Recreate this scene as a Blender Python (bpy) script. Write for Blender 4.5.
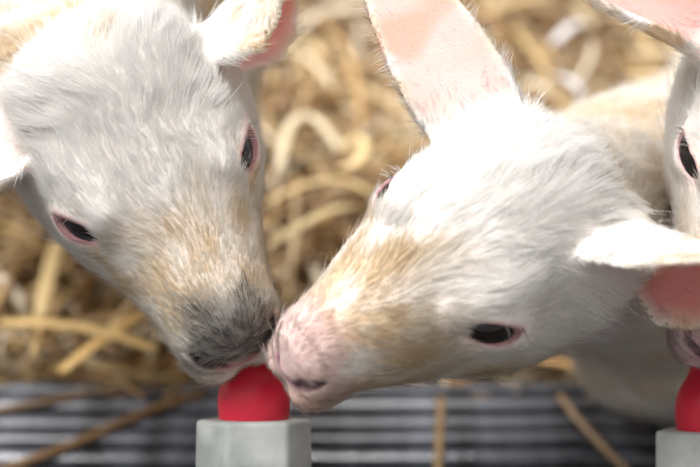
import bpy, bmesh, math, random
import numpy as np
from mathutils import Vector, Matrix, kdtree

for o in list(bpy.data.objects):
    bpy.data.objects.remove(o)
random.seed(7)
rng = np.random.default_rng(11)
scene = bpy.context.scene
COL = scene.collection

# ------------------------------------------------------------------ camera
PITCH = math.radians(35)
CAM = np.array([0.0, 0.0, 0.565])
FPX = 1361.0                                   # 70 mm on a 36 mm sensor, 700 px wide
VF = np.array([0, math.cos(PITCH), -math.sin(PITCH)])
VU = np.array([0, math.sin(PITCH), math.cos(PITCH)])
VR = np.array([1.0, 0, 0])
cd = bpy.data.cameras.new('camera')
cd.lens = 70; cd.sensor_width = 36; cd.clip_start = 0.02
cd.dof.use_dof = True
cd.dof.focus_distance = 0.590
cd.dof.aperture_fstop = 3.8
cam = bpy.data.objects.new('camera', cd)
cam.location = CAM
cam.rotation_euler = (math.radians(90) - PITCH, 0, 0)
COL.objects.link(cam)
scene.camera = cam

def P(px, py, d):
    """photo pixel + depth along the view axis -> world point"""
    return CAM + d * (VF + (px - 350) / FPX * VR + (233.5 - py) / FPX * VU)

def C2W(v):
    """camera axes (right, up, towards viewer) -> world direction"""
    return v[0] * VR + v[1] * VU - v[2] * VF

def proj(p):
    q = np.asarray(p) - CAM
    d = q @ VF
    return 350 + FPX * (q @ VR) / d, 233.5 - FPX * (q @ VU) / d, d

# ------------------------------------------------------------------ light
world = bpy.data.worlds.new('world'); scene.world = world
world.use_nodes = True
bg = world.node_tree.nodes['Background']
bg.inputs[0].default_value = (1.0, 0.975, 0.94, 1); bg.inputs[1].default_value = 0.36
sd = bpy.data.lights.new('sun', 'SUN')
sd.energy = 4.5; sd.angle = math.radians(55); sd.color = (1.0, 0.985, 0.965)
sun = bpy.data.objects.new('sun', sd); COL.objects.link(sun)
SUN_FROM = Vector((-0.42, 0.16, 1.0))
sun.rotation_euler = SUN_FROM.to_track_quat('Z', 'Y').to_euler()
vs = scene.view_settings
vs.view_transform = 'Standard'; vs.look = 'None'; vs.gamma = 1; vs.use_curve_mapping = False
vs.exposure = 0.44
scene.cycles.diffuse_bounces = 8
scene.cycles.transmission_bounces = 10
scene.cycles.max_bounces = 14

# ------------------------------------------------------------------ helpers
def lin(r, g, b):
    f = lambda c: (c / 12.92 if c <= 0.04045 else ((c + 0.055) / 1.055) ** 2.4)
    return np.array([f(r / 255), f(g / 255), f(b / 255)])

def tag(o, label=None, cat=None, group=None, kind=None):
    if label: o['label'] = label
    if cat: o['category'] = cat
    if group: o['group'] = group
    if kind: o['kind'] = kind
    return o

def empty(name, loc):
    o = bpy.data.objects.new(name, None); COL.objects.link(o)
    o.location = loc; o.empty_display_size = 0.02
    return o

def link(name, data, mat=None, parent=None):
    o = bpy.data.objects.new(name, data); COL.objects.link(o)
    if mat is not None: data.materials.append(mat)
    if parent is not None:
        o.parent = parent
        o.matrix_parent_inverse = Matrix.Translation(-Vector(parent.location))
    return o

def mesh_np(name, verts, faces, smooth=True):
    """faces: (n,4) or (n,3) int array"""
    me = bpy.data.meshes.new(name)
    verts = np.ascontiguousarray(verts, dtype=np.float32)
    faces = np.ascontiguousarray(faces, dtype=np.int32)
    n, k = faces.shape
    me.vertices.add(len(verts)); me.vertices.foreach_set('co', verts.ravel())
    me.loops.add(n * k); me.loops.foreach_set('vertex_index', faces.ravel())
    me.polygons.add(n)
    me.polygons.foreach_set('loop_start', np.arange(0, n * k, k, dtype=np.int32))
    me.update(calc_edges=True)
    me.validate()
    if smooth: me.shade_smooth()
    return me

def set_col(me, rgb):
    a = me.attributes.new('Col', 'FLOAT_COLOR', 'POINT')
    c = np.ones((len(rgb), 4), np.float32); c[:, :3] = rgb
    a.data.foreach_set('color', c.ravel())

def norm(v):
    v = np.asarray(v, float)
    return v / (np.linalg.norm(v, axis=-1, keepdims=True) + 1e-12)

_wk = np.random.default_rng(3)
_W = [(norm(_wk.normal(size=3)), _wk.uniform(0, 6.28), _wk.uniform(.7, 1.4)) for _ in range(14)]
def wnoise(p, freq, off=0.0):
    """cheap smooth noise of the points, about -1..1"""
    s = np.zeros(len(p))
    q = p * freq
    q = q + 0.6 * np.sin(q[:, [1, 2, 0]] * 0.9 + off)
    for i, (w, ph, m) in enumerate(_W):
        s += np.sin(q @ w * m * 6.28 + ph + off * (i + 1))
    return s / 3.6

def sst(a, b, x):
    t = np.clip((x - a) / (b - a), 0, 1)
    return t * t * (3 - 2 * t)

def mat(name, color, rough=0.6, spec=0.4, bump=None, attr=None, coat=0.0, sss=0.0, noise=None):
    m = bpy.data.materials.new(name); m.use_nodes = True
    nt = m.node_tree; b = nt.nodes['Principled BSDF']
    b.inputs['Base Color'].default_value = (*color, 1)
    b.inputs['Roughness'].default_value = rough
    b.inputs['Specular IOR Level'].default_value = spec
    if coat: b.inputs['Coat Weight'].default_value = coat
    if sss:
        b.inputs['Subsurface Weight'].default_value = sss
        b.inputs['Subsurface Radius'].default_value = (1, .4, .3)
        b.inputs['Subsurface Scale'].default_value = 0.004
    tc = nt.nodes.new('ShaderNodeTexCoord')
    if attr:
        a = nt.nodes.new('ShaderNodeAttribute'); a.attribute_name = attr
        nt.links.new(a.outputs['Color'], b.inputs['Base Color'])
    if noise:
        n = nt.nodes.new('ShaderNodeTexNoise'); n.inputs['Scale'].default_value = noise[0]
        n.inputs['Detail'].default_value = 6
        r = nt.nodes.new('ShaderNodeValToRGB')
        r.color_ramp.elements[0].position = noise[3] if len(noise) > 3 else .35
        r.color_ramp.elements[1].position = .7
        r.color_ramp.elements[0].color = (*noise[1], 1); r.color_ramp.elements[1].color = (*noise[2], 1)
        nt.links.new(tc.outputs['Object'], n.inputs['Vector'])
        nt.links.new(n.outputs['Fac'], r.inputs['Fac'])
        nt.links.new(r.outputs['Color'], b.inputs['Base Color'])
    if bump:
        n = nt.nodes.new('ShaderNodeTexNoise'); n.inputs['Scale'].default_value = bump[0]
        n.inputs['Detail'].default_value = 4
        bp = nt.nodes.new('ShaderNodeBump'); bp.inputs['Strength'].default_value = bump[1]
        bp.inputs['Distance'].default_value = 0.001
        nt.links.new(tc.outputs['Object'], n.inputs['Vector'])
        nt.links.new(n.outputs['Fac'], bp.inputs['Height'])
        nt.links.new(bp.outputs['Normal'], b.inputs['Normal'])
    return m

def hair_mat(name, attr='Col', trans=0.35):
    m = bpy.data.materials.new(name); m.use_nodes = True
    nt = m.node_tree; nt.nodes.clear()
    out = nt.nodes.new('ShaderNodeOutputMaterial')
    a = nt.nodes.new('ShaderNodeAttribute'); a.attribute_name = attr
    d = nt.nodes.new('ShaderNodeBsdfDiffuse'); t = nt.nodes.new('ShaderNodeBsdfTranslucent')
    g = nt.nodes.new('ShaderNodeBsdfGlossy'); g.inputs['Roughness'].default_value = .45
    g.inputs['Color'].default_value = (.9, .9, .9, 1)
    an = nt.nodes.new('ShaderNodeAttribute'); an.attribute_name = 'root_normal'
    nt.links.new(an.outputs['Vector'], d.inputs['Normal'])
    x = nt.nodes.new('ShaderNodeMixShader'); x.inputs[0].default_value = trans
    y = nt.nodes.new('ShaderNodeMixShader'); y.inputs[0].default_value = 0.05
    nt.links.new(a.outputs['Color'], d.inputs[0]); nt.links.new(a.outputs['Color'], t.inputs[0])
    nt.links.new(d.outputs[0], x.inputs[1]); nt.links.new(t.outputs[0], x.inputs[2])
    nt.links.new(x.outputs[0], y.inputs[1]); nt.links.new(g.outputs[0], y.inputs[2])
    nt.links.new(y.outputs[0], out.inputs[0])
    return m

def curves_obj(name, pts, rad, col, material, parent, nrm=None):
    """pts (n,k,3); rad (n,k); col (n,3): one Curves object of strands"""
    n, k, _ = pts.shape
    cu = bpy.data.hair_curves.new(name)
    cu.add_curves([k] * n)
    cu.position_data.foreach_set('vector', np.ascontiguousarray(pts, np.float32).ravel())
    ra = cu.attributes.get('radius') or cu.attributes.new('radius', 'FLOAT', 'POINT')
    ra.data.foreach_set('value', np.ascontiguousarray(rad, np.float32).ravel())
    ca = cu.attributes.new('Col', 'FLOAT_COLOR', 'CURVE')
    c4 = np.ones((n, 4), np.float32); c4[:, :3] = col
    ca.data.foreach_set('color', c4.ravel())
    if nrm is None: nrm = norm(pts[:, -1] - pts[:, 0])
    na = cu.attributes.new('root_normal', 'FLOAT_VECTOR', 'CURVE')
    na.data.foreach_set('vector', np.ascontiguousarray(nrm, np.float32).ravel())
    return link(name, cu, material, parent)

# ------------------------------------------------------------------ signed distance toolkit
def smin(a, b, k):
    h = np.clip(0.5 + 0.5 * (b - a) / k, 0, 1)
    return b + (a - b) * h - k * h * (1 - h)
def smax(a, b, k):
    return -smin(-a, -b, k)
def cone(p, a, b, ra, rb):
    a = np.asarray(a, float); b = np.asarray(b, float)
    ab = b - a
    t = np.clip((p - a) @ ab / (ab @ ab), 0, 1)
    return np.linalg.norm(p - a - t[:, None] * ab, axis=1) - (ra + (rb - ra) * t)
def ellipsoid(p, c, axes, r):
    q = (p - np.asarray(c)) @ np.asarray(axes).T
    r = np.asarray(r)
    k0 = np.linalg.norm(q / r, axis=1); k1 = np.linalg.norm(q / (r * r), axis=1)
    return k0 * (k0 - 1) / (k1 + 1e-9)

def surface_nets(f, lo, hi, h, B=6):
    lo = np.asarray(lo, float); hi = np.asarray(hi, float)
    nb = np.ceil((hi - lo) / (h * B)).astype(int)
    n = nb * B + 1
    V = np.full(tuple(n), 1.0, np.float32)
    bi = np.stack(np.meshgrid(*[np.arange(x) for x in nb], indexing='ij'), -1).reshape(-1, 3)
    ctr = lo + (bi + 0.5) * B * h
    dc = np.concatenate([f(c) for c in np.array_split(ctr, max(1, len(ctr) // 60000))])
    sel = np.abs(dc) < B * h * 1.35
    # fill signs for the far blocks
    r = np.arange(B + 1)
    loc = np.stack(np.meshgrid(r, r, r, indexing='ij'), -1).reshape(-1, 3)
    inside = bi[(~sel) & (dc < 0)]
    for b in inside:
        V[b[0]*B:b[0]*B+B+1, b[1]*B:b[1]*B+B+1, b[2]*B:b[2]*B+B+1] = -1
    sb = bi[sel]
    for ch in np.array_split(sb, max(1, len(sb) // 800)):
        g = (ch[:, None, :] * B + loc[None]).reshape(-1, 3)
        V[g[:, 0], g[:, 1], g[:, 2]] = f(lo + g * h)
    S = V < 0
    cnt = np.zeros(tuple(n - 1), np.int8)
    offs = [(i, j, k) for i in (0, 1) for j in (0, 1) for k in (0, 1)]
    for i, j, k in offs:
        cnt += S[i:n[0]-1+i, j:n[1]-1+j, k:n[2]-1+k]
    cells = np.argwhere((cnt > 0) & (cnt < 8))
    idx = np.full(tuple(n - 1), -1, np.int32)
    idx[cells[:, 0], cells[:, 1], cells[:, 2]] = np.arange(len(cells))
    acc = np.zeros((len(cells), 3)); num = np.zeros(len(cells))
    for a in offs:
        for ax in range(3):
            if a[ax] == 0:
                b = list(a); b[ax] = 1
                va = V[cells[:, 0]+a[0], cells[:, 1]+a[1], cells[:, 2]+a[2]]
                vb = V[cells[:, 0]+b[0], cells[:, 1]+b[1], cells[:, 2]+b[2]]
                m = (va < 0) != (vb < 0)
                t = np.where(m, va / np.where(m, va - vb, 1), 0)
                q = np.repeat(np.array(a, float)[None], len(cells), 0); q[:, ax] += t
                acc[m] += q[m]; num[m] += 1
    verts = lo + (cells + acc / num[:, None]) * h
    quads = []
    for ax in range(3):
        u, v = (ax + 1) % 3, (ax + 2) % 3
        sl0 = [slice(None)] * 3; sl1 = [slice(None)] * 3
        sl0[ax] = slice(0, n[ax] - 1); sl1[ax] = slice(1, n[ax])
        A, Bv = S[tuple(sl0)], S[tuple(sl1)]
        e = np.argwhere(A != Bv)
        ok = (e[:, u] > 0) & (e[:, v] > 0) & (e[:, u] < n[u] - 1) & (e[:, v] < n[v] - 1)
        e = e[ok]
        def cid(du, dv):
            q = e.copy(); q[:, u] -= du; q[:, v] -= dv
            return idx[q[:, 0], q[:, 1], q[:, 2]]
        Q = np.stack([cid(1, 1), cid(0, 1), cid(0, 0), cid(1, 0)], 1)
        flip = ~A[e[:, 0], e[:, 1], e[:, 2]]
        Q[flip] = Q[flip][:, ::-1]
        quads.append(Q)
    quads = np.concatenate(quads)
    quads = quads[(quads >= 0).all(1)]
    return verts, quads

def sdf_normals(f, p, e=0.0012):
    g = np.zeros_like(p)
    for ax in range(3):
        d = np.zeros(3); d[ax] = e
        g[:, ax] = f(p + d) - f(p - d)
    return norm(g)

# ------------------------------------------------------------------ materials
M_SKIN = mat('lamb_skin', (.8, .8, .8), rough=.62, spec=.25, attr='Col', bump=(900, .25), sss=.25)
M_FUR = hair_mat('lamb_fur', trans=.32)
M_LASH = hair_mat('lash_hair', trans=.2)
M_EYE = mat('eyeball', (.006, .005, .006), rough=.06, spec=.45, coat=.15)

# ------------------------------------------------------------------ lambs
HY = np.array([-.080, -.070, -.055, -.04, -.02, .00, .02, .04, .06, .075, .085, .091, .0945])
HW = np.array([.004, .022, .032, .0385, .0415, .0405, .0365, .0315, .0265, .0240, .0215, .016, .002])
HT = np.array([.004, .021, .032, .037, .037, .032, .026, .020, .0145, .0105, .006, -.002, -.018])
HB = np.array([-.01, -.032, -.050, -.060, -.064, -.063, -.058, -.052, -.0475, -.044, -.0395, -.034, -.022])

FACE = .86          # young lambs have short faces
class Head:
    def __init__(s, px, py, d, fwd, roll, scale, slim=0.0):
        """mid-eye point at pixel/depth; fwd = nose direction in camera axes; roll about it (deg)"""
        f = norm(np.array(fwd, float))
        u = np.array([0, 0, 1.0]); u = norm(u - f * (u @ f))
        r = np.cross(f, u)
        a = math.radians(roll)
        u, r = u * math.cos(a) + r * math.sin(a), r * math.cos(a) - u * math.sin(a)
        s.R = np.array([C2W(r), C2W(f), C2W(u)])      # rows: right, forward, up
        s.S = scale; s.slim = slim
        s.o = P(px, py, d)
    def loc(s, p):
        q = ((p - s.o) @ s.R.T) / s.S
        q[:, 1] = np.where(q[:, 1] > 0, q[:, 1] / FACE, q[:, 1])
        q[:, 0] /= 1 - s.slim * sst(.025, .085, q[:, 1])
        return q
    def wor(s, q):
        q = np.array(q, float)
        q[..., 1] = np.where(q[..., 1] > 0, q[..., 1] * FACE, q[..., 1])
        return s.o + (q * s.S) @ s.R
    def dirw(s, q): return np.asarray(q, float) @ s.R

EYE_C = np.array([.0302, .000, .0045]); EYE_R = .0140
def eye_axes(sx, tilt=0.0):
    e = norm(np.array([.78 * sx, .38, .50]))
    l = np.array([-.80 * sx, .62, -.10]); l = norm(l - e * (l @ e))
    return e, l, np.cross(e, l)

EYE_OPEN = np.array([.0095, .0136, .0056])
def head_sdf(q, eo=1.0):
    x, y, z = q[:, 0], q[:, 1], q[:, 2]
    yc = np.clip(y, HY[0], HY[-1])
    w = np.interp(yc, HY, HW); t = np.interp(yc, HY, HT); b = np.interp(yc, HY, HB)
    c = (t + b) / 2; hh = (t - b) / 2
    zz = (z - c) / hh
    w = w * (1 + .05 * np.clip(zz, -1, 1) - .12 * np.clip(-zz, 0, 1) ** 2)
    k = (np.abs(x / w) ** 2.25 + np.abs(zz) ** 2.25) ** (1 / 2.25)
    d = (k - 1) * np.minimum(w, hh) * .9
    d = np.maximum(d, np.maximum(y - HY[-1], HY[0] - y))
    ax = np.abs(x); qm = np.stack([ax, y, z], 1)
    # nose tip, lips, chin
    d = smin(d, ellipsoid(q, (0, .077, -.0125), np.eye(3), (.0200, .0165, .0150)), .008)
    d = smin(d, ellipsoid(qm, (.0100, .0800, -.0285), np.eye(3), (.0130, .0160, .0095)), .005)
    d = smin(d, ellipsoid(q, (0, .075, -.0400), np.eye(3), (.0165, .0165, .0080)), .005)
    # cheeks, brow ridge, poll
    d = smin(d, ellipsoid(qm, (.022, -.018, -.026), np.eye(3), (.021, .034, .028)), .012)
    d = smin(d, cone(qm, (.030, -.012, .019), (.026, .016, .018), .0085, .006), .010)
    d = smin(d, ellipsoid(q, (0, -.046, .022), np.eye(3), (.030, .026, .022)), .014)
    # eyes
    e, l, m = eye_axes(1)
    d = smin(d, np.linalg.norm(qm - EYE_C, axis=1) - .0153, .008)
    d = smax(d, -ellipsoid(qm, EYE_C + e * .0138 + l * .0018, np.array([e, l, m]), EYE_OPEN * np.array([1, 1, eo])), .0016)
    d = smax(d, -cone(qm, EYE_C + e * .0128 + l * .011, EYE_C + e * .0082 + l * .021, .0013, .0008), .003)
    # nostrils: comma shaped
    d = smax(d, -cone(qm, (.0080, .0945, -.0178), (.0125, .0915, -.0140), .0010, .0030), .002)
    d = smax(d, -cone(qm, (.0125, .0915, -.0140), (.0175, .0845, -.0060), .0040, .0020), .002)
    # philtrum and mouth line
    d = smax(d, -cone(q, (0, .0965, -.0215), (0, .0975, -.0300), .0014, .0016), .003)
    d = smax(d, -cone(qm, (0, .0955, -.0370), (.0165, .0860, -.0365), .0022, .0016), .002)
    d = smax(d, -cone(qm, (.0165, .0860, -.0365), (.0245, .0480, -.0340), .0016, .0008), .002)
    return d

class Ear:
    def __init__(s, base, tip, nrm, W, th=.0022, cup=(34, 12), bend=0.0, prof=(.45, .55, .85, 1, .93, .66, .38, .05)):
        s.b = np.asarray(base); v = np.asarray(tip) - s.b
        s.L = np.linalg.norm(v); s.u = v / s.L
        n = C2W(np.array(nrm, float)); n = norm(n - s.u * (n @ s.u)); s.n = n
        s.v = np.cross(s.n, s.u); s.W = W; s.th = th; s.cup = cup; s.bend = bend; s.prof = prof
    def uvn(s, p):
        q = p - s.b
        u = q @ s.u / s.L; v = q @ s.v; n = q @ s.n - s.bend * np.clip(u, 0, 1.2) ** 2
        return u, v, n
    def width(s, u):
        return s.W / 2 * np.interp(u, [-.1, 0, .2, .4, .6, .8, .92, 1.0], s.prof)
    def sdf(s, p):
        u, v, n = s.uvn(p)
        w = s.width(u)
        c = np.interp(u, [0, 1], s.cup)
        va = np.clip(np.abs(v), 0, w)
        off = c * va * va
        g = np.sqrt(1 + (2 * c * va) ** 2)
        d = (np.abs(n - off) - s.th * g) / g * .9
        d = smax(d, np.abs(v) - w, .003)
        d = smax(d, np.maximum(u - 1, -.12 - u) * s.L, .003)
        return d
    def inner(s, p):
        """0..1: on the hollow side of the ear, away from its rim and base"""
        u, v, n = s.uvn(p)
        w = s.width(u)
        c = np.interp(u, [0, 1], s.cup)
        on = (n - c * v * v) > s.th * .3
        return on * sst(.02, .25, u) * (u < 1.05) * (1 - sst(.72, .98, np.abs(v) / (w + 1e-6))) * (np.abs(v) < w + .003) * (np.abs(n - c*v*v) < .006)
    def near(s, p):
        u, v, n = s.uvn(p)
        w = s.width(u); c = np.interp(u, [0, 1], s.cup); va = np.clip(np.abs(v), 0, w)
        return sst(.0, .15, u) * (u < 1.1) * (np.abs(n - c * va * va) < .008) * (np.abs(v) < w + .006)

WHITE = lin(250, 248, 245); CREAM = lin(238, 226, 206); TAN = lin(204, 176, 128)
PINK = lin(222, 164, 172); GREY = lin(92, 90, 92)

def paint(base, c, m):
    return base * (1 - m[:, None]) + c * m[:, None]

def build_lamb(name, label, head, ears, body, sty, density, voxel=.0017):
    """body: list of (a, b, ra, rb, k) world cones; returns the root"""
    eo = sty.get('eye_open', 1.0)
    def f(p):
        d = head_sdf(head.loc(p), eo) * head.S
        for a, b, ra, rb, k in body:
            d = smin(d, cone(p, a, b, ra, rb), k)
        for e in ears:
            d = smin(d, e.sdf(p), .007)
        return d
    pts = [head.wor((sx * .06, y, z)) for sx in (-1, 1) for y in (-.09, .1) for z in (-.07, .05)]
    lo = np.min(pts, 0); hi = np.max(pts, 0)
    for a, b, ra, rb, k in body:
        for q, r in ((a, ra), (b, rb)):
            lo = np.minimum(lo, np.asarray(q) - r - .01); hi = np.maximum(hi, np.asarray(q) + r + .01)
    for e in ears:
        for q in (e.b, e.b + e.u * e.L):
            lo = np.minimum(lo, q - .04); hi = np.maximum(hi, q + .04)
    V, F = surface_nets(f, lo, hi, voxel)
    root = empty(name, (head.o[0], head.o[1] + .12, 0.0))
    me = mesh_np('body', V, F)

    def colour(p):
        q = head.loc(p); x, y, z = q.T
        n1 = wnoise(p, 45); n2 = wnoise(p, 160, 1.3); n3 = wnoise(p, 14, 2.1)
        c = np.repeat(WHITE[None], len(p), 0)
        onhead = (y > -.075) & (np.abs(x) < .055) & (np.abs(z) < .07)
        # wool on the body carries creamy stains
        c = paint(c, CREAM, np.where(onhead, .0, np.clip(.45 + .4 * n1, 0, 1)))
        c = paint(c, lin(222, 190, 140), np.where(onhead, 0, np.clip(n3 * 1.2 - .35 + .4 * n2, 0, .6) * sty.get('wool_tan', 1)))
        # tan bloom over the muzzle
        mt = sst(.004, .060, y + .010 * n1) * (1 - sst(.070, .082, y)) * sst(-.03, .0, z + .3 * y)
        c = paint(c, TAN, np.clip(mt * (.86 + .34 * n1 + .24 * n2), 0, 1) * sty['tan'])
        jaw_bounce = sst(-.002, -.03, z) * sst(-.07, .0, y) * onhead  # warm straw bounce and shade on the lower jaw, painted into the coat
        c = paint(c, lin(198, 174, 140), np.clip(jaw_bounce * (.6 + .4 * n1), 0, 1) * sty.get('jaw', .6))
        # nose leather and lips
        nz = sst(sty.get('nose_y', .060), .080, y + .005 * n1) * sst(-.026, -.012, z) * (1 - sst(sty.get('nose_w', .03) * .75, sty.get('nose_w', .03) * 1.25, np.abs(x) + .002 * n1))
        c = paint(c, sty['nose'], np.clip(nz * (.95 + .10 * n2), 0, 1) * sty['nose_amt'])
        lip = sst(.066, .080, y) * (1 - sst(-.026, -.014, z))
        c = paint(c, sty['lip'], lip * sty['lip_amt'])
        qa = np.stack([np.abs(x), y, z], 1)
        dn = np.minimum(cone(qa, (.0080, .0945, -.0178), (.0125, .0915, -.0140), .0010, .0030), cone(qa, (.0125, .0915, -.0140), (.0172, .0850, -.0065), .0034, .0016))
        rim = cone(qa, (0, .095, -.0195), (.0105, .0935, -.0185), .001, .001)
        c = paint(c, sty['rim'], np.clip(1 - rim / .0035, 0, 1) * .9)
        c = paint(c, sty['nostril'], np.clip(1.0 - dn / .0022, 0, 1))
        # eyes
        e, l, m = eye_axes(1)
        de = ellipsoid(qa, EYE_C + e * .0138 + l * .0018, np.array([e, l, m]), EYE_OPEN * np.array([1, 1, eo]))
        dk = cone(qa, EYE_C + e * .0138 + l * .009, EYE_C + e * .0072 + l * .022, .002, .001)
        c = paint(c, PINK, np.clip(1 - np.minimum(de / .0034, dk / .004), 0, .5))
        c = paint(c, lin(120, 70, 80), np.clip(1 - de / .0014, 0, .8))
        # ears
        for er, ec, amt in zip(ears, sty['ear_cols'], sty['ear_amt']):
            c = paint(c, ec, er.inner(p) * amt)
            u, v, n = er.uvn(p)
            st = er.near(p) * np.clip(wnoise(p, 30, .7) * 1.2 - .8, 0, 1) * .4
            c = paint(c, lin(214, 150, 96), st)
        for wp, r, cc, amt in sty.get('spots', []):
            c = paint(c, cc, np.clip(1 - np.linalg.norm(p - wp, axis=1) / r + .35 * n2, 0, 1) * amt)
        return np.clip(c, 0, 1)

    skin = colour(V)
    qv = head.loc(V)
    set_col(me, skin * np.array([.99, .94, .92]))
    link('body', me, M_SKIN, root)

    # eyeballs and lashes
    for sx in (1, -1):
        c = EYE_C * np.array([sx, 1, 1])
        bm = bmesh.new(); bmesh.ops.create_uvsphere(bm, u_segments=32, v_segments=20, radius=EYE_R * head.S)
        em = bpy.data.meshes.new('eye'); bm.to_mesh(em); bm.free(); em.shade_smooth()
        e, l, m = [head.dirw(v * np.array([sx, 1, 1])) for v in eye_axes(1)]
        Re = Matrix((e, l, m)).transposed().to_4x4()
        em.transform(Matrix.Translation(Vector(head.wor(c))) @ Re @ Matrix.Diagonal((1, 1.17, 1, 1)) @ Re.transposed())
        link('eye', em, M_EYE, root)
        e, l, m = eye_axes(1)
        nL = 15
        tt = rng.uniform(-1, -.05, nL)
        up = m if m[2] > 0 else -m
        root_q = EYE_C + e * (.0138) + np.outer(tt, l) * .0124 + np.outer(np.sqrt(1 - tt * tt), up) * .0060 * eo
        root_q += e * (-.0035 * tt * tt)[:, None]
        dirq = norm(e * 1.1 + np.outer(tt, l) * .7 + up * .45 + rng.normal(size=(nL, 3)) * .14)
        Ls = rng.uniform(.005, .009, nL)
        ss = np.linspace(0, 1, 6)
        pp = root_q[:, None] + dirq[:, None] * (Ls[:, None] * ss)[..., None] - up * (Ls[:, None] * .75 * ss ** 2)[..., None]
        pp[..., 0] *= sx
        pw = np.stack([head.wor(pp[:, i]) for i in range(6)], 1)
        rr = np.outer(np.ones(nL), np.linspace(.00016, .00004, 6))
        curves_obj('eyelashes', pw, rr, np.repeat(lin(225, 220, 212)[None], nL, 0), M_LASH, root)

    # ---- fur
    tri = np.concatenate([F[:, [0, 1, 2]], F[:, [0, 2, 3]]])
    A, B_, C_ = V[tri[:, 0]], V[tri[:, 1]], V[tri[:, 2]]
    nr = np.cross(B_ - A, C_ - A); area = np.linalg.norm(nr, axis=1) / 2
    ctr = (A + B_ + C_) / 3
    # strands only where the lens could come to see them from close by
    q3 = ctr - CAM; dep = q3 @ VF
    ix = 350 + FPX * (q3 @ VR) / dep; iy = 233.5 - FPX * (q3 @ VU) / dep
    vis = ((ix > -140) & (ix < 840) & (iy > -140) & (iy < 600)).astype(float)
    facing = (norm(nr) * norm(-q3)).sum(1)
    vis = vis * np.where(facing > -.35, 1, .25)
    qc = head.loc(ctr)
    face = sst(-.10, -.04, qc[:, 1]) * (np.abs(qc[:, 0]) < .06) * (np.abs(qc[:, 2]) < .075)
    wgt = area * vis * np.where(face > .3, 1.0, .5) * (1 + 2.2 * sst(.0, .05, qc[:, 1]) * (face > .3))
    N = int(density)
    pick = rng.choice(len(tri), N, p=wgt / wgt.sum())
    r1 = np.sqrt(rng.random(N)); r2 = rng.random(N)
    p0 = A[pick] * (1 - r1)[:, None] + B_[pick] * (r1 * (1 - r2))[:, None] + C_[pick] * (r1 * r2)[:, None]
    q = head.loc(p0)
    qa = np.stack([np.abs(q[:, 0]), q[:, 1], q[:, 2]], 1)
    e, l, m = eye_axes(1)
    de = ellipsoid(qa, EYE_C + e * .0138 + l * .0018, np.array([e, l, m]), EYE_OPEN * np.array([1, 1, eo]))
    dn = np.minimum(cone(qa, (.0, .095, -.0190), (.0125, .0915, -.0140), .003, .0030), cone(qa, (.0125, .0915, -.0140), (.0172, .0850, -.0065), .0034, .0016))
    keep = (de > .0020) & (dn > .0016)
    pad = sst(.083, .092, q[:, 1]) * sst(-.030, -.018, q[:, 2])
    keep &= rng.random(N) > pad * sty.get('bald_nose', .8)
    snout = sst(.052, .070, q[:, 1]) * sst(-.026, -.012, q[:, 2])
    keep &= rng.random(N) > snout * sty.get('thin_snout', .3)
    inn = np.zeros(N); nearE = np.zeros(N)
    for er in ears:
        inn = np.maximum(inn, er.inner(p0)); nearE = np.maximum(nearE, er.near(p0))
    keep &= rng.random(N) > inn * .93
    p0 = p0[keep]; q = q[keep]; inn = inn[keep]; nearE = nearE[keep]; de = de[keep]
    n = len(p0)
    nrm = sdf_normals(f, p0)
    onhead = (sst(-.085, -.06, q[:, 1]) * (np.abs(q[:, 0]) < .06) * (np.abs(q[:, 2]) < .075)) * (1 - nearE)
    # flow: away from the nose, spreading from the midline; along the ears; back over the body
    fl = np.zeros((n, 3))
    fl[:, 1] = -1; fl[:, 0] = np.sign(q[:, 0]) * np.clip(np.abs(q[:, 0]) / .03, 0, 1) * .35
    fl[:, 2] = -.15
    flow = fl @ head.R
    bdir = norm(sty['body_dir'])
    flow = flow * onhead[:, None] + bdir * (1 - onhead)[:, None]
    for er in ears:
        k = er.near(p0); u, v, nn = er.uvn(p0)
        edge = np.sign(v)[:, None] * er.v * (np.abs(v) / (er.W / 2))[:, None]
        flow = flow * (1 - k)[:, None] + (er.u * .8 + edge * .7) * k[:, None]
    flow = norm(flow - nrm * (flow * nrm).sum(1)[:, None])
    side = np.cross(nrm, flow)
    swirl = (wnoise(p0, 22, .4) * .45 + wnoise(p0, 70, 1.9) * .3) * (1 - .75 * sst(.0, .05, q[:, 1]))
    flow = norm(flow + side * (swirl * np.where(onhead > .5, 1, 1.8))[:, None])
    muz = sst(.01, .06, q[:, 1]) * onhead
    crown = sst(.005, -.045, q[:, 1]) * onhead
    ln = .0080 - .0034 * muz + .0060 * crown
    ln = np.where(onhead > .3, ln, .0105)
    ln = np.where(nearE > .3, .0065, ln)
    ln = ln * rng.uniform(.6, 1.25, n) * np.clip(de / .0075, .22, 1) * head.S
    stray = rng.random(n) < .012
    ln = np.where(stray, ln * 1.7, ln)
    lift = np.where(onhead > .3, .34 + .10 * crown, .62); lift = np.where(nearE > .3, .3, lift)
    lift = np.clip(lift + rng.normal(size=n) * .12 + stray * .4, .08, 1.2)
    d0 = norm(flow + nrm * lift[:, None] + rng.normal(size=(n, 3)) * .09)
    K = 5
    ss = np.linspace(0, 1, K)
    pts = p0[:, None] - nrm[:, None] * .0006 + d0[:, None] * (ln[:, None] * ss)[..., None]
    pts += (flow - nrm * .55)[:, None] * (ln[:, None] * .35 * ss ** 2)[..., None]
    # curl on the wool
    curl = (1 - onhead) * (1 - nearE) * .0022
    ph = rng.uniform(0, 6.28, n)
    pts += side[:, None] * (curl[:, None] * np.sin(ss[None] * 5.5 + ph[:, None]) * ss)[..., None]
    # clumping towards guide strands
    ng = max(50, n // 9)
    gi = rng.choice(n, ng, replace=False)
    kd = kdtree.KDTree(ng)
    for a, g in enumerate(gi): kd.insert(p0[g], a)
    kd.balance()
    near = np.array([kd.find(x)[1] for x in p0])
    tgt = pts[gi[near]]
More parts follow.
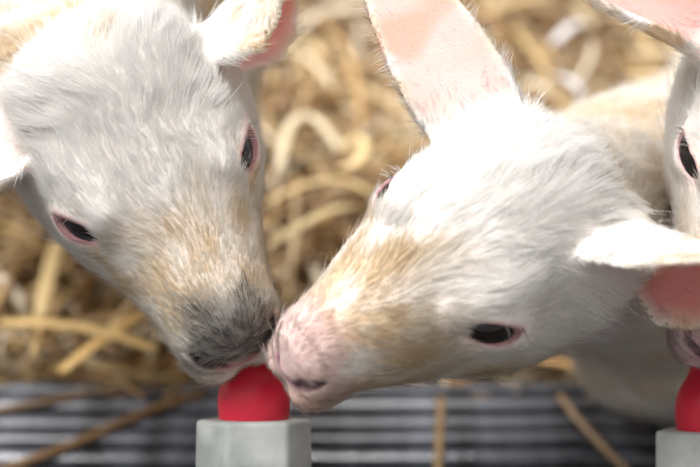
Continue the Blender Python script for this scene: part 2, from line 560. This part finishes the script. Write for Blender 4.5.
    amt = (sty.get('clump', .55) * np.where(onhead > .3, .6 + .15 * muz, .9) * (1 - .5 * nearE))[:, None] * ss[None] ** 1.3
    amt = amt * (~stray)[:, None]
    pts = pts * (1 - amt[..., None]) + tgt * amt[..., None]
    rr = np.outer(rng.uniform(.00007, .00012, n) * (1 - .25 * muz), np.array([1, .95, .8, .55, .18]))
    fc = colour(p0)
    fc = fc * (1 - .10 * rng.random(n))[:, None]
    gm = (sst(.045, .066, q[:, 1]) * onhead)[:, None] * sty.get('white_tip', .0)
    mixw = (rng.random(n)[:, None] < gm)
    fc = np.where(mixw, lin(212, 206, 194), fc)
    fo = curves_obj('fur', pts, rr, fc, M_FUR, root, nrm)
    fo['kind'] = 'stuff'
    return root

# ------------------------------------------------------------------ the setting
STRAW_Y = .652
M_FLOOR = mat('floor_concrete', lin(70, 62, 54), rough=.85, noise=(9, lin(52, 44, 37), lin(98, 88, 76)), bump=(60, .4))
fm = mesh_np('floor', [(-1.6, -.4, -.06), (1.6, -.4, -.06), (1.6, 2.6, -.06), (-1.6, 2.6, -.06),
                       (-1.6, -.4, -.10), (1.6, -.4, -.10), (1.6, 2.6, -.10), (-1.6, 2.6, -.10)],
             [(0, 1, 2, 3), (7, 6, 5, 4), (0, 4, 5, 1), (1, 5, 6, 2), (2, 6, 7, 3), (3, 7, 4, 0)], smooth=False)
tag(link('floor', fm, M_FLOOR), kind='structure')

# slatted steel grating along the front of the pen
M_SLAT = mat('grating_steel', lin(38, 38, 42), rough=.30, spec=.8, noise=(35, lin(42, 44, 50), lin(112, 116, 128), .40), bump=(160, .7), coat=.6)
def bevel_box(name, sx, sy, sz, bev, seg=2):
    bm = bmesh.new(); bmesh.ops.create_cube(bm, size=1)
    bmesh.ops.scale(bm, vec=(sx, sy, sz), verts=bm.verts)
    bmesh.ops.bevel(bm, geom=bm.edges[:] , offset=bev, segments=seg, affect='EDGES', profile=.5)
    me = bpy.data.meshes.new(name); bm.to_mesh(me); bm.free(); me.shade_smooth()
    return me
_nt = M_SLAT.node_tree
_oi = _nt.nodes.new('ShaderNodeObjectInfo'); _mr = _nt.nodes.new('ShaderNodeMapRange')
_mr.inputs['To Min'].default_value = .16; _mr.inputs['To Max'].default_value = .42
_nt.links.new(_oi.outputs['Random'], _mr.inputs['Value']); _nt.links.new(_mr.outputs[0], _nt.nodes['Principled BSDF'].inputs['Roughness'])
grating = empty('slatted_grating', (0, .40, -.06))
tag(grating, 'black steel slatted grating along the front edge of the straw', 'grating')
slat_me = bevel_box('slat', 1.5, .0105, .010, .003)
bear_me = bevel_box('cross_bar', .012, .52, .024, .002)
SL_Y = np.arange(.30, STRAW_Y + .006, .0152)
for i, y in enumerate(SL_Y):
    o = link('slat', slat_me, M_SLAT if not slat_me.materials else None, grating)
    o.location = (0, y, -.013 + random.uniform(-.002, .002)); o.rotation_euler = (random.uniform(-.3, .3), 0, random.uniform(-.003, .003))
for x in (-.6, -.3, 0, .3, .6):
    o = link('cross_bar', bear_me, M_SLAT if not bear_me.materials else None, grating)
    o.location = (x, .40, -.030)
foot_me = bevel_box('foot', .03, .03, .026, .002)
for x in (-.6, 0, .6):
    for y in (.18, .60):
        o = link('foot', foot_me, M_SLAT if not foot_me.materials else None, grating)
        o.location = (x, y, -.047)

# ------------------------------------------------------------------ straw
def straw_mat(name, attr):
    m = bpy.data.materials.new(name); m.use_nodes = True
    nt = m.node_tree; b = nt.nodes['Principled BSDF']
    b.inputs['Roughness'].default_value = .42; b.inputs['Specular IOR Level'].default_value = .45
    tc = nt.nodes.new('ShaderNodeTexCoord')
    n = nt.nodes.new('ShaderNodeTexNoise'); n.inputs['Scale'].default_value = 60; n.inputs['Detail'].default_value = 3
    mx = nt.nodes.new('ShaderNodeMix'); mx.data_type = 'RGBA'; mx.blend_type = 'MULTIPLY'
    mx.inputs[0].default_value = .4
    r = nt.nodes.new('ShaderNodeValToRGB')
    r.color_ramp.elements[0].position = .3; r.color_ramp.elements[0].color = (.45, .36, .25, 1)
    r.color_ramp.elements[1].position = .65; r.color_ramp.elements[1].color = (1, 1, 1, 1)
    nt.links.new(tc.outputs['Object'], n.inputs['Vector']); nt.links.new(n.outputs['Fac'], r.inputs['Fac'])
    nt.links.new(r.outputs['Color'], mx.inputs[7])
    a = nt.nodes.new('ShaderNodeAttribute'); a.attribute_name = 'Col'
    nt.links.new(a.outputs['Color'], mx.inputs[6])
    nt.links.new(mx.outputs[2], b.inputs['Base Color'])
    return m
M_STRAW = straw_mat('straw_stalks', 'Col')
STRAW_COLS = [lin(220, 192, 146), lin(200, 164, 112), lin(232, 212, 174), lin(176, 138, 90), lin(150, 114, 76), lin(212, 180, 126), lin(236, 222, 196)]

def stalk_geo(path, width, flat, sides=6, roll=0.0):
    """swept flattened tube along path (k,3), open ends capped by a fan"""
    path = np.asarray(path, float); k = len(path)
    t = norm(np.gradient(path, axis=0))
    up = np.array([0, 0, 1.0])
    s = np.cross(t, up); s = norm(s + 1e-6)
    n = np.cross(s, t)
    cr, sr = math.cos(roll), math.sin(roll)
    s, n = s * cr + n * sr, n * cr - s * sr
    ang = np.arange(sides) * 2 * math.pi / sides
    w = np.asarray(width) * np.ones(k) / 2
    V = path[:, None] + s[:, None] * (w[:, None] * np.cos(ang))[..., None] + n[:, None] * (w[:, None] * flat * np.sin(ang))[..., None]
    V = V.reshape(-1, 3)
    F = []
    for i in range(k - 1):
        for j in range(sides):
            a = i * sides + j; b = i * sides + (j + 1) % sides
            F.append((a, b, b + sides, a + sides))
    for base, rev in ((0, True), ((k - 1) * sides, False)):
        for j in range(1, sides - 2, 2):
            q = [base, base + j, base + j + 1, base + j + 2]
            F.append(tuple(q[::-1] if rev else q))
    return V, np.array(F)

def bedding_h(x, y):
    ramp = sst(STRAW_Y - .015, STRAW_Y + .10, y)
    return -.035 + ramp * (.03 + .012 * np.sin(x * 9 + 1) * np.cos(y * 7) + .008 * np.sin(x * 23 + y * 17)) + .03 * sst(.9, 1.6, y)

def stalk_path(x, y, z, ang, L, bend, tilt, kink, k=7):
    s = np.linspace(-.5, .5, k)
    a = ang + bend * s + kink * (s > .12)
    st = L / (k - 1)
    dx = np.cumsum(np.cos(a)) * st; dy = np.cumsum(np.sin(a)) * st
    px = x + dx - dx.mean(); py = y + dy - dy.mean()
    pz = z + tilt * s * L - abs(bend) * .12 * L * (s * 2) ** 2
    return np.stack([px, py, pz], 1)

def grow(n, zlo, zhi, wlo, whi, llo, lhi, k=6, sides=5, y0=None, y1=1.75):
    VV, FF, CC = [], [], []; off = 0
    for i in range(n):
        y = (STRAW_Y if y0 is None else y0) + (random.random() ** 1.35) * (y1 - STRAW_Y)
        xr = .28 + .38 * y
        x = random.uniform(-xr, xr)
        L = random.uniform(llo, lhi)
        a = random.uniform(0, math.pi)
        if y < STRAW_Y + .05: a = random.gauss(0, .35)
        z = float(bedding_h(x, y)) + random.uniform(zlo, zhi)
        w = random.uniform(wlo, whi)
        pth = stalk_path(x, y, z, a, L, random.gauss(0, .7), random.gauss(0, .22), random.choice([0, 0, 0, 0, 1.0, -1.2]), k)
        pth[:, 1] = np.maximum(pth[:, 1], STRAW_Y - .03 + random.uniform(0, .03))
        V, F = stalk_geo(pth, w * np.interp(np.linspace(0, 1, k), [0, .15, .85, 1], [.7, 1, 1, .6]), random.uniform(.12, .5), sides, random.uniform(-.9, .9))
        c = random.choice(STRAW_COLS) * random.uniform(.55, 1.18)
        VV.append(V); FF.append(F + off); off += len(V)
        CC.append(np.repeat(np.clip(c, 0, 1)[None], len(V), 0))
    return np.concatenate(VV), np.concatenate(FF), np.concatenate(CC)

# a base layer under the stalks
gx = np.linspace(-1.15, 1.15, 90); gy = np.linspace(STRAW_Y - .01, 1.85, 60)
X, Y = np.meshgrid(gx, gy, indexing='ij')
Z = bedding_h(X, Y) - .012
X = X / 1.15 * (.26 + .38 * Y)
Z = bedding_h(X, Y) - .012
V = np.stack([X, Y, Z], -1).reshape(-1, 3)
ii, jj = np.meshgrid(np.arange(89), np.arange(59), indexing='ij')
b0 = (ii * 60 + jj).ravel()
F = np.stack([b0, b0 + 60, b0 + 61, b0 + 1], 1)
V2, F2, C2 = grow(5600, -.012, .018, .0022, .0080, .05, .19)
V3, F3, C3 = grow(1500, .0, .022, .0030, .0090, .05, .16, y1=1.0)
F2 = np.concatenate([F2, F3 + len(V2)]); V2 = np.concatenate([V2, V3]); C2 = np.concatenate([C2, C3])
VV = np.concatenate([V, V2]); FF = np.concatenate([F, F2 + len(V)])
CC = np.concatenate([np.repeat(lin(150, 116, 72)[None], len(V), 0), C2])
sm = mesh_np('straw_bedding', VV, FF); set_col(sm, CC)
tag(link('straw_bedding', sm, M_STRAW), 'deep golden straw bedding covering the pen floor behind the lambs', 'straw', kind='stuff')

def stalk_obj(path, width, flat, col, roll=0.0, sides=8, name='straw_stalk'):
    path = np.asarray(path, float)
    c = path.mean(0)
    V, F = stalk_geo(path - c, width, flat, sides, roll)
    me = mesh_np(name, V, F); set_col(me, np.repeat(np.clip(col, 0, 1)[None], len(V), 0))
    o = link(name, me, M_STRAW); o.location = c
    return o
FEET = [(-.112, .715), (-.150, .735), (.29, .62), (.27, .75), (.25, .82), (.35, .82), (.34, .64), (.24, .70)]
for i in range(250):
    y = STRAW_Y + .01 + (random.random() ** 1.25) * .62
    xr = .20 + .26 * y
    x = random.uniform(-xr, xr); k = 9
    pth = stalk_path(x, y, float(bedding_h(x, y)) + random.uniform(.016, .034), random.uniform(0, math.pi), random.uniform(.07, .17),
                     random.gauss(0, .8), random.gauss(0, .18), random.choice([0, 0, 0, 1.1, -1.1]), k)
    pth[:, 1] = np.maximum(pth[:, 1], STRAW_Y - .012 + random.uniform(0, .02))
    if any(math.hypot(fx - a, fy - b) < .05 for fx, fy in FEET for a, b, _ in pth): continue
    o = stalk_obj(pth, random.choice([.0035, .005, .007, .010]) * random.uniform(.8, 1.2) * np.interp(np.linspace(0, 1, k), [0, .2, .85, 1], [.75, 1, 1, .65]),
                  random.uniform(.12, .4), random.choice(STRAW_COLS) * random.uniform(.9, 1.2), random.uniform(-.6, .6))
    tag(o, 'loose dry straw stalk lying on top of the straw bedding', 'straw', 'loose straw stalks on the bedding')

def ground(px, py, z):
    """photo pixel -> point on the level z"""
    r = VF + (px - 350) / FPX * VR + (233.5 - py) / FPX * VU
    return CAM + r * ((z - CAM[2]) / r[2])
def spline(pts, n=14):
    pts = np.asarray(pts, float); t = np.linspace(0, 1, len(pts)); u = np.linspace(0, 1, n)
    out = np.stack([np.interp(u, t, pts[:, i]) for i in range(3)], 1)
    for _ in range(2):
        out[1:-1] = .25 * out[:-2] + .5 * out[1:-1] + .25 * out[2:]
    return out
# the pale bent stalks that stand out between the two heads and on the right
special = [
    ([(278, 172), (284, 148), (293, 128), (312, 124), (330, 140), (342, 152)], .009, lin(238, 222, 188), .045, 'wide pale straw leaf bent into an arch between the two heads', 'straw'),
    ([(342, 150), (358, 142), (370, 160), (352, 176), (338, 168)], .008, lin(240, 214, 160), .05, 'curled pale straw leaf beside the far eye of the middle lamb', 'straw'),
    ([(262, 206), (300, 196), (345, 190), (376, 196)], .008, lin(232, 204, 150), .04, 'long pale straw stalk lying level between the two heads', 'straw'),
    ([(262, 250), (300, 238), (330, 222), (352, 206)], .009, lin(240, 216, 166), .038, 'broad straw stalk slanting up beside the middle lamb cheek', 'straw'),
    ([(256, 58), (290, 60), (316, 72), (334, 90)], .008, lin(240, 222, 186), .045, 'pale straw stalk running from the white leg at the top', 'straw'),
    ([(322, 20), (346, 56), (360, 100), (362, 132)], .007, lin(206, 172, 122), .03, 'upright bent straw stalk below the raised pale ear', 'straw'),
    ([(552, 44), (572, 36), (588, 26)], .012, lin(235, 232, 236), .04, 'short bluish white straw scrap below the pink ear at right', 'straw'),
    ([(554, 78), (570, 92), (584, 98)], .011, lin(238, 236, 240), .04, 'bluish white straw scrap lying above the white woolly back', 'straw'),
    ([(0, 322), (50, 334), (110, 344), (158, 350)], .010, lin(238, 204, 140), .03, 'long golden stalk lying level below the left lamb', 'straw'),
    ([(60, 372), (110, 346), (150, 322), (180, 300)], .011, lin(228, 190, 124), .028, 'thick golden stalk slanting up under the left lamb jaw', 'straw'),
    ([(40, 318), (52, 280), (62, 250), (70, 226)], .012, lin(246, 218, 160), .032, 'broad bright straw leaf standing beside the left lamb eye', 'straw'),
]
for pxs, w, c, z, lb, ct in special:
    pth = spline([ground(a, b, z) for a, b in pxs])
    pth[:, 2] += .010 * np.sin(np.linspace(0, math.pi, len(pth)))
    tag(stalk_obj(pth, w * np.interp(np.linspace(0, 1, len(pth)), [0, .1, .9, 1], [.7, 1, 1, .7]), .3, c, .2), lb, ct)
# three stalks lying over the grating
gst = [
    ([(-40, 486), (40, 457), (90, 438), (130, 418), (165, 404), (205, 392)], .0062, lin(120, 92, 62), 'brown straw stalk slanting across the grating left of the teat', .85),
    ([(-10, 412), (30, 405), (62, 398), (92, 392)], .0055, lin(120, 96, 70), 'thin brown straw stalk lying along the far edge of the grating', .8),
    ([(437, 480), (439, 446), (440, 420), (441, 398)], .0055, lin(150, 124, 88), 'straight straw stalk crossing the grating below the middle lamb jaw', .8),
    ([(560, 396), (578, 420), (604, 448), (636, 480)], .0050, lin(150, 124, 92), 'thin straw stalk slanting over the grating left of the grey holder', .8),
]
for pxs, w, c, lb, fl in gst:
    pth = spline([ground(a, b, -.0045) for a, b in pxs])
    tag(stalk_obj(pth, w, fl, c, 0), lb, 'straw')

# ------------------------------------------------------------------ feeding teats
M_TEAT = mat('red_rubber', lin(216, 38, 64), rough=.38, spec=.45, bump=(500, .12), sss=.15)
M_NUT = mat('grey_plastic', lin(176, 178, 174), rough=.55, spec=.35, noise=(28, lin(138, 143, 141), lin(205, 208, 205)), bump=(120, .35))
M_PIPE = mat('grey_pipe', lin(120, 122, 122), rough=.5, bump=(80, .2))
M_HOLE = mat('hole_dark', lin(44, 34, 32), rough=.8)

def lathe(name, prof, seg=48):
    V, F = [], []
    for r, z in prof:
        for j in range(seg):
            a = j * 2 * math.pi / seg
            V.append((r * math.cos(a), r * math.sin(a), z))
    for i in range(len(prof) - 1):
        for j in range(seg):
            a = i * seg + j; b = i * seg + (j + 1) % seg
            F.append((a, b, b + seg, a + seg))
    return mesh_np(name, np.array(V), np.array(F))

def feeding_teat(px, py, d, rot, label, scale=1.0, lean=0.0, zaxis_tilt=-4.0):
    top = P(px, py, d)                                  # centre of the nut's upper face
    t = math.radians(zaxis_tilt)
    az = C2W(np.array([lean, math.cos(t), math.sin(t)])); az = norm(az)
    ax = norm(np.cross(C2W(np.array([0, 0, 1.0])), az) * -1)
    ax = norm(np.cross(np.cross(az, VR), az)); ay = np.cross(az, ax)
    Mw = Matrix(((ax[0], ay[0], az[0], top[0]), (ax[1], ay[1], az[1], top[1]), (ax[2], ay[2], az[2], top[2]), (0, 0, 0, 1)))
    foot = top - az * .075
    root = empty('feeding_teat', (foot[0], foot[1], -.008))
    tag(root, label, 'teat', 'red feeding teats in grey nuts')
    S = scale
    # soft red teat
    prof = [(.0150, -.010), (.0152, -.001), (.0157, .003), (.0160, .007), (.0158, .011), (.0150, .0148), (.0134, .0185), (.0112, .0220), (.0094, .0255),
            (.0086, .0290), (.0085, .0325), (.0084, .0350), (.0076, .0375), (.0058, .0394), (.0030, .0404), (.0009, .0406), (.0007, .0380), (.0001, .0370)]
    me = lathe('teat', [(r * S, z * S) for r, z in prof]); me.transform(Mw)
    link('teat', me, M_TEAT, root)
    # hexagonal nut with softened edges and a bored crown
    bm = bmesh.new()
    R0 = .0258 * S
    vt = []
    for z, r in ((0, R0), (-.046 * S, R0 * 1.03)):
        vt.append([bm.verts.new((r * math.cos(math.radians(60 * i + rot)), r * math.sin(math.radians(60 * i + rot)), z)) for i in range(6)])
    bm.faces.new(vt[0]); bm.faces.new(vt[1][::-1])
    for i in range(6):
        bm.faces.new((vt[1][i], vt[1][(i + 1) % 6], vt[0][(i + 1) % 6], vt[0][i]))
    bmesh.ops.bevel(bm, geom=bm.edges[:], offset=.0022 * S, segments=3, affect='EDGES', profile=.5)
    bmesh.ops.recalc_face_normals(bm, faces=bm.faces)
    me = bpy.data.meshes.new('hex_nut'); bm.to_mesh(me); bm.free(); me.shade_smooth(); me.transform(Mw)
    nut = link('hex_nut', me, M_NUT, root)
    # the small drilled hole low on the front face
    fa = math.radians(rot + 30 + 60 * 4)
    rr = R0 * 1.02 * math.cos(math.radians(30))
    best = None
    for i in range(6):
        a = math.radians(rot + 30 + 60 * i)
        nv = ax * math.cos(a) + ay * math.sin(a)
        sc = -(nv @ VF)
        if best is None or sc > best[0]: best = (sc, nv)
    nv = best[1]
    hc = top + nv * (rr + .0001) - az * .0215 * S + np.cross(az, nv) * -.007
    me = lathe('drilled_hole', [(.0030, .0001), (.0030, .0005), (.0022, .0006), (.0002, .0002)], 24)
    q = Vector(nv).to_track_quat('Z', 'Y').to_matrix().to_4x4()
    me.transform(Matrix.Translation(Vector(hc)) @ q)
    link('drilled_hole', me, M_HOLE, nut)
    # milk pipe below it, bent down to the grating
    c0 = top - az * .043 * S; c1 = top - az * .068 * S; c2 = np.array([c1[0], c1[1] - .006, -.004])
    pth = [c0, c1 + az * .006, c1 - np.array([0, .004, .006])]
    pth += [np.array([c2[0], c2[1], z]) for z in np.linspace(c1[2] - .03, -.008, 4)]
    V, F = stalk_geo(spline(np.array(pth), 16), .030 * S, 1.0, 20)
    link('feed_pipe', mesh_np('feed_pipe', V, F), M_PIPE, root)
    return root

T1 = feeding_teat(254, 419, .624, 8, 'red rubber teat in a grey hex nut shared by two lambs', 1.04)
T2 = feeding_teat(712, 430, .624, 4, 'red rubber teat in a grey nut at the right edge of the picture', 1.04)

# ------------------------------------------------------------------ lamb placement
headL = Head(162, 191, .612, (.478, -.878, .40), -9, 1.02)
headM = Head(443, 267, .582, (-.872, -.480, .38), 21, .975, .15)
headR = Head(776, 182, .590, (-.37, -1, .30), 9, 1.0)

def leg(top, knee, foot, r=(.03, .017, .013)):
    return [(np.array(top), np.array(knee), r[0], r[1], .02), (np.array(knee), np.array(foot), r[1], r[2], .008)]

# left lamb
nb = headL.wor((0, -.045, -.012)); sh = P(40, 30, .76)
rump = np.array([sh[0] - .16, sh[1] + .24, sh[2] + .0])
bodyL = [(nb, sh, .052, .070, .03), (sh, rump, .072, .085, .03)]
bodyL += leg(P(232, 25, .80), P(218, 140, .845), np.array([-.112, .715, -.03]), (.022, .016, .013))
bodyL += leg(P(150, 60, .83), P(150, 170, .87), np.array([-.150, .735, -.03]))
bodyL += [(sh, P(215, 5, .79), .05, .028, .03), (sh, P(150, 50, .82), .05, .034, .03)]
for dx in (-.05, .05):
    bodyL += leg(rump + np.array([dx, .02, -.03]), (rump[0] + dx, rump[1] + .05, .11), (rump[0] + dx, rump[1] + .03, -.03), (.045, .02, .014))
earsL = [Ear(headL.wor((.036, -.050, .012)), P(-95, 210, .622), (-.2, .45, .8), .070, cup=(14, 10)),
         Ear(headL.wor((-.034, -.052, .014)), P(300, -60, .615), (.94, -.10, .12), .050, cup=(50, 42))]
styL = dict(nose_y=.057, nose_w=.020, tan=.75, jaw=.5, nose=lin(70, 68, 70), nose_amt=.95, lip=lin(190, 180, 170), lip_amt=.5, rim=lin(196, 140, 148), nostril=lin(40, 32, 34),
            ear_cols=[lin(246, 212, 208), lin(240, 165, 158)], ear_amt=[.7, 1.0], body_dir=rump - sh, bald_nose=.55, white_tip=.62, thin_snout=.3, clump=.6,
            spots=[(headL.wor((-.002, -.052, .045)), .010, lin(214, 176, 104), .5)])
build_lamb('lamb', '', headL, earsL, bodyL, styL, 230000)
tag(bpy.data.objects['lamb'], 'white lamb with a dark grey nose drinking from above the teat', 'lamb', 'lambs at the feeder')

# middle lamb
nb = headM.wor((0, -.045, -.014)); sh = P(640, 228, .745)
rump = np.array([sh[0] + .13, sh[1] + .18, .095])
bodyM = [(nb, sh, .045, .064, .03), (sh, rump, .066, .070, .03)]
bodyM += [(P(640, 250, .76), P(655, 330, .80), .05, .040, .03), (P(640, 345, .80), P(690, 379, .826), .036, .026, .02), (P(690, 379, .826), np.array([.27, .62, .010]), .022, .014, .01)]
bodyM += [(headM.wor((-.028, -.052, .004)), P(628, 243, .583), .022, .012, .02)]
bodyM += leg(sh + np.array([.06, .08, -.05]), sh + np.array([.07, .08, -.15]), (sh[0] + .09, sh[1] + .10, -.03))
for dx in (-.04, .06):
    bodyM += leg(rump + np.array([dx, .02, -.03]), (rump[0] + dx, rump[1] + .05, .11), (rump[0] + dx, rump[1] + .03, -.03), (.045, .02, .014))
earsM = [Ear(headM.wor((.034, -.044, .020)), P(358, -80, .60), (.10, .05, 1), .048, cup=(20, 8), prof=(.7, .85, 1, .95, .8, .55, .33, .05)),
         Ear(P(584, 210, .600), P(775, 272, .522), (.0, -.80, .60), .062, cup=(32, 28), prof=(.15, .3, .72, 1, .95, .7, .4, .05))]
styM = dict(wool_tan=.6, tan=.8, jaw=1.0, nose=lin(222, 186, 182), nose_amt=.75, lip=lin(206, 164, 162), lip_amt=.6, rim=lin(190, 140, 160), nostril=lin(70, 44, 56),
            ear_cols=[lin(246, 212, 208), lin(228, 140, 140)], ear_amt=[.8, .9], body_dir=rump - sh, bald_nose=.7, white_tip=.25, clump=.6,
            spots=[(P(548, 240, .53), .014, lin(222, 196, 150), .6), (P(460, 320, .54), .01, lin(226, 200, 160), .4), (P(628, 165, .69), .035, lin(224, 190, 136), .7), (P(650, 205, .69), .03, lin(226, 196, 146), .6)])
r = build_lamb('lamb', '', headM, earsM, bodyM, styM, 230000)
tag(r, 'white lamb with a pink nose reaching the teat from the right', 'lamb', 'lambs at the feeder')

# right lamb, mostly outside the frame
nb = headR.wor((0, -.045, -.012)); sh = np.array([.345, .60, .25])
rump = np.array([.60, .66, .25])
bodyR = [(nb, sh, .043, .062, .03), (sh, rump, .072, .085, .03)]
for dx in (-.03, .045):
    bodyR += leg(sh + np.array([dx, .02, -.04]), sh + np.array([dx, .03, -.14]), (sh[0] + dx, sh[1] + .03, .007))
    bodyR += leg(rump + np.array([dx, .02, -.03]), (rump[0] + dx, rump[1] + .05, .11), (rump[0] + dx, rump[1] + .03, -.03), (.045, .02, .014))
earsR = [Ear(headR.wor((.036, -.045, .012)), P(560, -40, .60), (.25, .5, .8), .05, cup=(34, 14)),
         Ear(headR.wor((-.036, -.050, .012)), P(960, 20, .62), (.2, .5, .8), .05)]
styR = dict(eye_open=.6, tan=.5, jaw=.4, nose=lin(196, 150, 166), nose_amt=.8, lip=lin(176, 140, 150), lip_amt=.8, rim=lin(200, 150, 165), nostril=lin(70, 44, 56),
            ear_cols=[lin(244, 178, 172), lin(244, 186, 180)], ear_amt=[1.0, .8], body_dir=rump - sh, bald_nose=.9, white_tip=.1, clump=.5)
r = build_lamb('lamb', '', headR, earsR, bodyR, styR, 90000, .0021)
tag(r, 'lamb cut off by the right edge, at the second red teat', 'lamb', 'lambs at the feeder')
